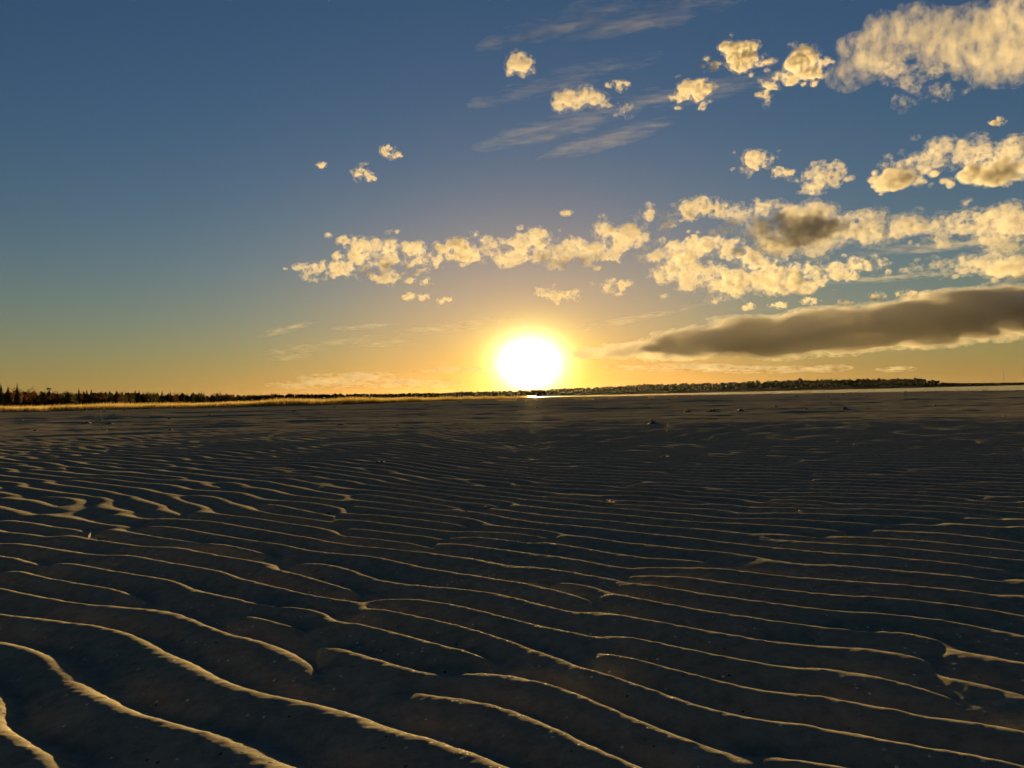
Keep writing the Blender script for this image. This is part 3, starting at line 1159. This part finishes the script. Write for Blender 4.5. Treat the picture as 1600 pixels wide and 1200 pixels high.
def cloud(name, label, puffs, alt=1200.0, dist=None, vox=2.3, noise=0.7, wave=26.0, stretch=(1, 1, 1), octs=3, gain=0.68,
          tau=0.26, core=0.10, core_tau=1.3, aniso=-0.45, depth=0.75, tilt=0.0, flat=0.6, lev0=-0.9, grain=8.0, squash=(1, 1, 1), rng_map=(0.51, 0.60), core_map=(0.43, 0.56), warp=0.9, frag=1.5, fragx=1.0):
    """puffs: (px, py, half width, half height) in photograph pixels; the cloud is then a body of that outline with its own depth,
    at height alt over the beach. tau = optical depth through one half-height puff of the outer body."""
    CLOUD_N[0] += 1
    rng = np.random.default_rng(100 + CLOUD_N[0])
    p = np.array([q[:4] for q in puffs], float)
    ry0 = np.median(p[:, 3])
    if frag:
        sub = []
        for (a, b, c, e) in p:
            for _ in range(max(3, int(frag * c / e * 6))):
                t, r_ = rng.random() * 6.283, rng.random() ** 0.6
                g = max(e * rng.uniform(0.26, 0.66) * (1.2 - 0.5 * r_), 2.6)
                sub.append((a + c * r_ * math.cos(t), b + e * r_ * math.sin(t), g * rng.uniform(1.0, 1.9) * fragx, g))
            if fragx == 1.0 and e > 7:                      # torn-off flecks round about
                for _ in range(int(2.2 * c / e)):
                    t, r_ = rng.random() * 6.283, rng.uniform(1.15, 1.75)
                    g = rng.uniform(2.2, 4.2)
                    sub.append((a + (c + 4) * r_ * math.cos(t), b + (e + 2) * r_ * math.sin(t), g * rng.uniform(1.1, 2.0), g))
        p = np.array(sub)
    cx = (p[:, 0].min() + p[:, 0].max()) / 2
    cy = (p[:, 1] * p[:, 3]).sum() / p[:, 3].sum()
    d = ray(cx, cy)
    D = dist if dist else (alt / d.z)
    origin = Vector((0, 0, CAM_H)) + d * D
    mpp = D * d.dot(CAM_ROT @ Vector((0, 0, -1))) / F_PX        # metres per photograph pixel at that distance
    # local frame: sideways, away, up
    right = CAM_ROT @ Vector((1, 0, 0))
    up_ = CAM_ROT @ Vector((0, 1, 0))
    away = CAM_ROT @ Vector((0, 0, -1))
    p[:, 0] -= cx
    p[:, 1] = cy - p[:, 1]
    ct, stt = math.cos(tilt), math.sin(tilt)
    p[:, 0], p[:, 1] = p[:, 0] * ct + p[:, 1] * stt, -p[:, 0] * stt + p[:, 1] * ct
    rw = depth * np.sqrt(p[:, 2] * p[:, 3]) * (1.1 if not frag else 1.6)
    EDGE = 1.6
    ry = np.median(p[:, 3])
    u0, u1 = (p[:, 0] - EDGE * p[:, 2]).min() - 4, (p[:, 0] + EDGE * p[:, 2]).max() + 4
    v0, v1 = (p[:, 1] - EDGE * p[:, 3]).min() - 4, (p[:, 1] + EDGE * p[:, 3]).max() + 4
    w1 = (EDGE + 0.2) * rw.max() + 4 + (ry0 * 0.5 if frag else 0)
    vw = vox * 1.7
    U = np.arange(u0, u1, vox, dtype=np.float32)
    V = np.arange(v0, v1, vox, dtype=np.float32)
    Wd = np.arange(-w1, w1, vw, dtype=np.float32)
    qmin = np.full((len(U), len(Wd), len(V)), 9.0, np.float32)
    off = rng.uniform(-0.25, 0.35, len(p)) * rw
    f = np.full((len(U), len(Wd), len(V)), -50.0, np.float32)
    wl = (vox / (wave * 1.5) / stretch[0], vw / (wave * 1.5) / stretch[1], vox / (wave * 1.5) / stretch[2])
    UU = U[:, None, None] + warp * ry * fbm3(f.shape, wl, 2, 0.5, rng)
    VV = V[None, None, :] + warp * ry * fbm3(f.shape, wl, 2, 0.5, rng)
    for (pu, pv, a, b), c, o in zip(p, rw, off):
        q = np.sqrt(((UU - pu) / a) ** 2 + ((Wd - o) / c)[None, :, None] ** 2 + ((VV - pv) / b) ** 2)
        f = np.maximum(f, (1 - q) * min(a, b))
        qmin = np.minimum(qmin, q)
    n = fbm3(f.shape, (vox / wave / stretch[0], vw / wave / stretch[1], vox / wave / stretch[2]), octs, gain, rng)
    loc_ry = ry
    f = np.minimum(f, flat * loc_ry) + noise * loc_ry * n * 2.0
    f = np.minimum(f, (EDGE - qmin) * 8.0 * loc_ry - 0.35 * loc_ry)
    bsel = []
    for lev in (lev0 * ry, core * ry):
        r_ = surface_nets(f, lev)
        bsel.append(r_)
    root = None
    for i, r_ in enumerate(bsel):
        if r_ is None:
            continue
        vv, q = r_
        lu = u0 + vv[:, 0] * vox
        lw = -w1 + vv[:, 1] * vw
        lv = v0 + vv[:, 2] * vox
        gu, gv = lu * ct - lv * stt, lu * stt + lv * ct
        co = (gu[:, None] * np.array(right) + lw[:, None] * np.array(away) + gv[:, None] * np.array(up_)) * mpp
        me = mesh_from(name, co, q)
        CLOUD_TRIS[0] += 2 * len(q)
        sig = (1.6 * tau, 1.2 * core_tau)[i] / (ry0 * mpp)
        me.materials.append(cloud_mat(("cloud_vapour", "dense_cloud_vapour")[i], sig, aniso, 1.0 / (grain * mpp), *(rng_map if i == 0 else core_map), squash))
        if i == 0:
            root = tag(link(name, me, loc=origin), label, "cloud", "clouds in the evening sky")
        else:
            link("dense_core", me, root)
    return root


cloud("cloud", "ragged golden cloud at the left end of the long row above the sun",
      [(490, 417, 30, 9), (528, 421, 32, 10), (532, 400, 14, 6), (553, 380, 24, 13), (572, 395, 30, 18), (605, 385, 22, 13), (600, 412, 32, 16),
       (600, 432, 22, 10), (640, 398, 32, 16), (668, 405, 22, 9)], wave=17, noise=1.3, flat=0.4)
cloud("cloud", "compact rounded golden cloud above and left of the sun, second in the long row",
      [(715, 391, 30, 16), (690, 384, 10, 6), (738, 397, 14, 9)], noise=0.6)
cloud("cloud", "long puffy golden cloud directly above the sun",
      [(765, 384, 20, 15), (790, 400, 22, 14), (832, 378, 34, 16), (858, 398, 36, 16), (900, 390, 36, 15), (945, 358, 15, 14), (955, 385, 32, 14),
       (988, 372, 24, 17), (1010, 346, 12, 15), (920, 398, 30, 10)], wave=17, noise=1.2, flat=0.4)
cloud("cloud", "small golden cloud stepping up to the right of the long row",
      [(1048, 346, 20, 13), (1080, 330, 26, 13), (1118, 322, 24, 13), (1095, 318, 12, 10)], wave=20, noise=0.8)
cloud("cloud", "small thin golden cloud just above the sun's glow",
      [(848, 456, 15, 7), (872, 462, 20, 8), (895, 466, 12, 6)], wave=14, noise=0.9)
cloud("cloud", "pair of tiny golden puffs right above the sun",
      [(948, 447, 10, 9), (974, 444, 12, 8)], wave=12, noise=0.8)
cloud("cloud", "broad broken golden cloud field right of the sun below the dark cloud",
      [(1060, 398, 40, 16), (1115, 386, 56, 14), (1045, 425, 34, 14), (1100, 430, 50, 16), (1165, 440, 62, 18), (1235, 440, 66, 18), (1300, 425, 50, 13),
       (1355, 413, 40, 10), (1085, 452, 28, 8), (1140, 462, 26, 8), (1180, 405, 34, 16), (1030, 400, 18, 8)], wave=17, noise=1.35, flat=0.35, alt=1400)
cloud("cloud", "large band of cloud with a dark grey heart at the right",
      [(1218, 326, 36, 11), (1180, 360, 46, 20), (1245, 358, 62, 34), (1310, 362, 56, 22), (1380, 357, 66, 22), (1450, 355, 60, 20),
       (1530, 350, 56, 21), (1590, 345, 56, 26), (1560, 380, 40, 16)], wave=22, noise=1.0, flat=0.45, tau=0.25, core_tau=0.9, alt=1700)
cloud("cloud", "dim grey scrap of cloud left of the dark-hearted band",
      [(1155, 340, 26, 14), (1175, 332, 18, 10)], wave=20, noise=0.7, tau=0.25, core_tau=0.4, aniso=-0.2, alt=1800)
cloud("cloud", "elongated lens of cloud at the right edge above the dark bank",
      [(1475, 420, 40, 11), (1530, 413, 56, 16), (1595, 413, 60, 20)], wave=26, noise=0.7, tau=0.3, core_tau=0.5, alt=1450)
cloud("cloud", "long dark grey-brown cloud bank low in the sky right of the sun",
      [(1075, 541, 60, 13), (1130, 534, 80, 17), (1200, 527, 96, 23), (1300, 519, 100, 25), (1400, 510, 96, 29), (1490, 497, 96, 31),
       (1600, 489, 100, 30)], alt=900, vox=3.0, frag=2.6, fragx=3.0, stretch=(2.2, 1, 1), wave=22, noise=0.7, octs=4, lev0=-0.5, rng_map=(0.46, 0.62), core_map=(0.25, 0.5), warp=0.25, grain=15, aniso=-0.40, tau=0.5, core_tau=1.3, core=0.15, flat=2.0, depth=1.0)
cloud("cloud", "thin tapering tip of the dark cloud bank reaching towards the sun",
      [(950, 553, 50, 7), (1000, 549, 66, 11), (1055, 544, 66, 14)], alt=900, vox=2.6, frag=2.2, fragx=2.6, stretch=(2.2, 1, 1), wave=16, noise=0.8, aniso=-0.4,
      lev0=-0.5, rng_map=(0.44, 0.62), core_map=(0.3, 0.56), tau=0.28, core_tau=0.8, core=0.15, grain=13)
cloud("cloud", "big sweeping cream cloud in the top right corner",
      [(1335, 112, 26, 22), (1365, 80, 40, 24), (1430, 52, 66, 28), (1500, 62, 70, 36), (1575, 70, 70, 48), (1545, 108, 46, 20), (1610, 40, 60, 50)],
      wave=46, stretch=(1, 1, 1.5), noise=0.75, vox=2.4, tau=0.22, core_tau=0.30, aniso=-0.40, frag=3.0, grain=16, squash=(1.0, 1.0, 0.6), tilt=0.0, alt=3000)
cloud("cloud", "wispy cloud shreds hanging under the big top right cloud",
      [(1395, 110, 26, 16), (1420, 128, 24, 12), (1415, 156, 20, 8), (1470, 142, 18, 9), (1450, 110, 20, 12)], wave=16, noise=1.1, tau=0.15, core_tau=0.2, alt=2900)
cloud("cloud", "rounded cream puff left of the big top right cloud",
      [(1158, 88, 32, 20), (1196, 97, 16, 7), (1118, 104, 8, 8)], wave=20, noise=0.8, alt=2800)
cloud("cloud", "ragged cream puff with a trailing tail near the top right",
      [(1255, 98, 22, 20), (1232, 122, 24, 9), (1205, 132, 12, 8), (1194, 152, 9, 9), (1284, 96, 8, 8)], wave=18, noise=1.0, alt=2800)
cloud("cloud", "frayed cream puff of the upper sky between two rounder ones",
      [(1085, 138, 24, 16), (1062, 150, 14, 9), (1096, 166, 8, 5)], wave=16, noise=1.0, alt=2700)
cloud("cloud", "bright oblong cream puff high above the sun",
      [(892, 155, 18, 18), (915, 157, 20, 17), (943, 157, 8, 12)], wave=16, noise=0.6, alt=2600)
cloud("cloud", "upper of two tiny puffs beside the oblong one", [(970, 133, 11, 9)], wave=11, noise=0.9, alt=2650)
cloud("cloud", "lower of two tiny puffs beside the oblong one", [(976, 170, 11, 10)], wave=11, noise=0.9, alt=2550)
cloud("cloud", "small frayed puff high in the middle of the sky", [(814, 101, 13, 16), (800, 112, 7, 8)], wave=13, noise=0.9, alt=2700)
cloud("cloud", "tiny puff lower of two in the blue left sky", [(562, 272, 14, 10), (578, 277, 10, 6)], wave=12, noise=0.9, alt=2300)
cloud("cloud", "tiny puff upper of two in the blue left sky", [(602, 236, 10, 9), (618, 243, 8, 5)], wave=11, noise=0.9, alt=2400)
cloud("cloud", "faintest tiny puff farthest left in the sky", [(503, 259, 6, 4.5)], wave=8, noise=0.8, alt=2350)
cloud("cloud", "small bright cream puff above the dark-hearted band", [(1180, 250, 22, 13), (1166, 264, 10, 8)], wave=16, noise=0.8, alt=2200)
cloud("cloud", "flat little cream puff beside a brighter one above the band", [(1222, 268, 20, 7)], wave=13, noise=0.7, alt=2150)
cloud("cloud", "grey puff with a bright rim above the band", [(1285, 278, 28, 15), (1300, 268, 20, 11), (1265, 292, 14, 8)], wave=20, noise=0.8, tau=0.35, core_tau=0.5, aniso=-0.40, alt=2100)
cloud("cloud", "grey and cream cloud with lit tops at the upper right edge",
      [(1390, 258, 16, 8), (1420, 262, 30, 12), (1470, 230, 26, 15), (1450, 250, 34, 12), (1525, 240, 36, 20), (1590, 240, 40, 24), (1560, 268, 50, 16),
       (1410, 280, 30, 11), (1530, 214, 18, 7)], wave=26, noise=0.8, tau=0.22, core_tau=0.4, aniso=-0.40, alt=2300)
cloud("cloud", "tiny puff at the far upper right above the grey and cream cloud", [(1558, 189, 12, 6)], wave=10, noise=0.8, alt=2500)
for q, lab in (((640, 439, 8, 6), "small fleck of cloud closest under the left cloud"), ((664, 440, 8, 7), "jagged fleck of cloud under the left row"),
               ((638, 462, 9, 5), "lower left fleck of cloud above the orange glow"), ((662, 463, 8, 5), "middle fleck of cloud above the orange glow"),
               ((692, 468, 11, 5), "slanting fleck of cloud nearest the orange glow"), ((883, 332, 8, 4), "lone faint fleck of cloud above the long row"),
               ((1215, 477, 14, 5), "fleck of cloud over the left half of the dark bank"), ((1320, 473, 12, 5), "left of two flecks over the dark bank"),
               ((1372, 462, 12, 6), "middle fleck over the dark bank"), ((1420, 459, 18, 5), "oblong fleck over the right half of the dark bank"),
               ((1262, 470, 12, 5), "fleck of cloud touching the dark bank's top"), ((1170, 479, 10, 5), "leftmost fleck over the dark bank")):
    cloud("cloud", lab, [q], wave=9, noise=0.8)
DK = dict(tau=0.22, core_tau=0.5, core=0.1, lev0=-0.4, noise=1.1, wave=26, aniso=-0.40, rng_map=(0.42, 0.6), core_map=(0.36, 0.58), depth=1.0, grain=16, frag=2.2)
cloud("cloud", "dark grey heart in the middle of the large right band", [(1238, 346, 36, 20), (1262, 362, 40, 20), (1212, 384, 34, 12), (1300, 350, 26, 10), (1190, 358, 18, 9)], alt=1560, **DK)
cloud("cloud", "grey shaded patch low in the broad broken golden field", [(1215, 437, 36, 13), (1180, 444, 22, 8)], alt=1300, **DK)
cloud("cloud", "grey scrap hanging under the upper right edge cloud, left", [(1410, 280, 30, 12), (1385, 290, 18, 8)], alt=2150, **dict(DK, tau=0.3, core_tau=0.9))
cloud("cloud", "grey scrap hanging under the upper right edge cloud, right", [(1555, 272, 50, 14), (1590, 268, 30, 12)], alt=2150, **dict(DK, tau=0.4, core_tau=1.2))
cloud("cloud", "grey shaded belly of the elongated lens of cloud", [(1560, 420, 44, 10), (1600, 418, 40, 13)], alt=1340, **DK)
# low, thin and far away
TH = dict(frag=0, squash=(0.3, 0.5, 1.2), warp=0.3, grain=9, vox=2.2, alt=700, noise=0.7, tau=0.07, core_tau=0.12, core=0.4, stretch=(4, 2, 1), wave=9, aniso=-0.40, depth=1.5)
for q, lab in (((480, 600, 50, 5), "thin orange cloud low over the left wood"), ((545, 591, 60, 7), "orange cloud heap low over the dark treeline left of the sun"),
               ((620, 600, 70, 5), "flat orange cloud low between treeline and sun"), ((700, 578, 45, 4), "orange cloud streak left of the sun's glow"),
               ((1060, 574, 90, 4), "orange cloud streak under the dark bank near the sun"), ((1180, 577, 70, 4), "orange cloud streak low under the middle of the dark bank"),
               ((1290, 575, 30, 4), "small orange cloud low over the headland"), ((1400, 576, 24, 3.5), "small orange cloud low over the headland's right end")):
    cloud("cloud", lab, [(q[0] - q[2] * 0.4, q[1] + 1, q[2] * 0.6, q[3] * 0.8), (q[0] + q[2] * 0.3, q[1], q[2] * 0.7, q[3])], **TH)
CI = dict(frag=0, squash=(0.15, 0.5, 1.3), warp=0.3, grain=12, vox=2.6, alt=6000, noise=1.7, tau=0.020, core_tau=0.03, core=0.5, stretch=(9, 2, 0.7), wave=11, aniso=-0.40, depth=1.0)
for (x0, y0, x1, y1, h), lab in (((800, 60, 985, 4, 8), "faint cirrus streak at the top of the sky, leftmost"), ((920, 48, 1110, 6, 9), "faint broad cirrus streak at the top right of the middle"),
                                 ((790, 150, 980, 102, 7), "faint cirrus streak running behind the small puffs"), ((790, 215, 960, 175, 9), "faint cirrus veil under the oblong puff"),
                                 ((880, 236, 1020, 196, 8), "clearest cirrus streak under the oblong puff"), ((985, 160, 1180, 128, 8), "faint cirrus streak behind the frayed puff")):
    L = math.hypot(x1 - x0, y1 - y0)
    t = math.atan2(y0 - y1, x1 - x0)
    mx, my = (x0 + x1) / 2, (y0 + y1) / 2
    cloud("cloud", lab, [(mx, my, L / 2, h), (mx - 0.2 * (x1 - x0), my - 0.2 * (y1 - y0), L / 4, h * 0.7)], tilt=t, **CI)
CL = dict(frag=0, squash=(0.2, 0.5, 1.3), warp=0.2, grain=8, vox=2.2, alt=2500, noise=1.4, tau=0.03, core_tau=0.05, core=0.5, stretch=(6, 2, 0.7), wave=9, aniso=-0.40, depth=1.0)
for (x0, y0, x1, y1, h), lab in (((415, 522, 480, 505, 4), "upper left of the thin streaks in the yellow sky"), ((440, 549, 560, 531, 5), "brightest of the thin streaks in the yellow left sky"),
                                 ((530, 512, 600, 508, 3), "small thin streak in the yellow sky, upper right"), ((430, 560, 480, 553, 4), "lowest of the thin streaks in the yellow left sky"),
                                 ((640, 517, 740, 508, 5), "bright streak left of and above the sun"), ((722, 506, 800, 497, 4), "bright streak closest above the sun's left"),
                                 ((575, 538, 640, 534, 4), "thin streak halfway to the sun"), ((915, 512, 1060, 484, 4), "slanting bright streak right of and above the sun"),
                                 ((1380, 392, 1600, 372, 5), "thin veil streaks between the two right bands"), ((1330, 438, 1450, 430, 4), "thin veil streak over the right part of the dark bank")):
    L = math.hypot(x1 - x0, y1 - y0)
    t = math.atan2(y0 - y1, x1 - x0)
    mx, my = (x0 + x1) / 2, (y0 + y1) / 2
    cloud("cloud", lab, [(mx, my, L / 2, h), (mx + 0.15 * (x1 - x0), my + 0.15 * (y1 - y0), L / 4, h)], tilt=t, **CL)
print("cloud triangles", CLOUD_TRIS[0])
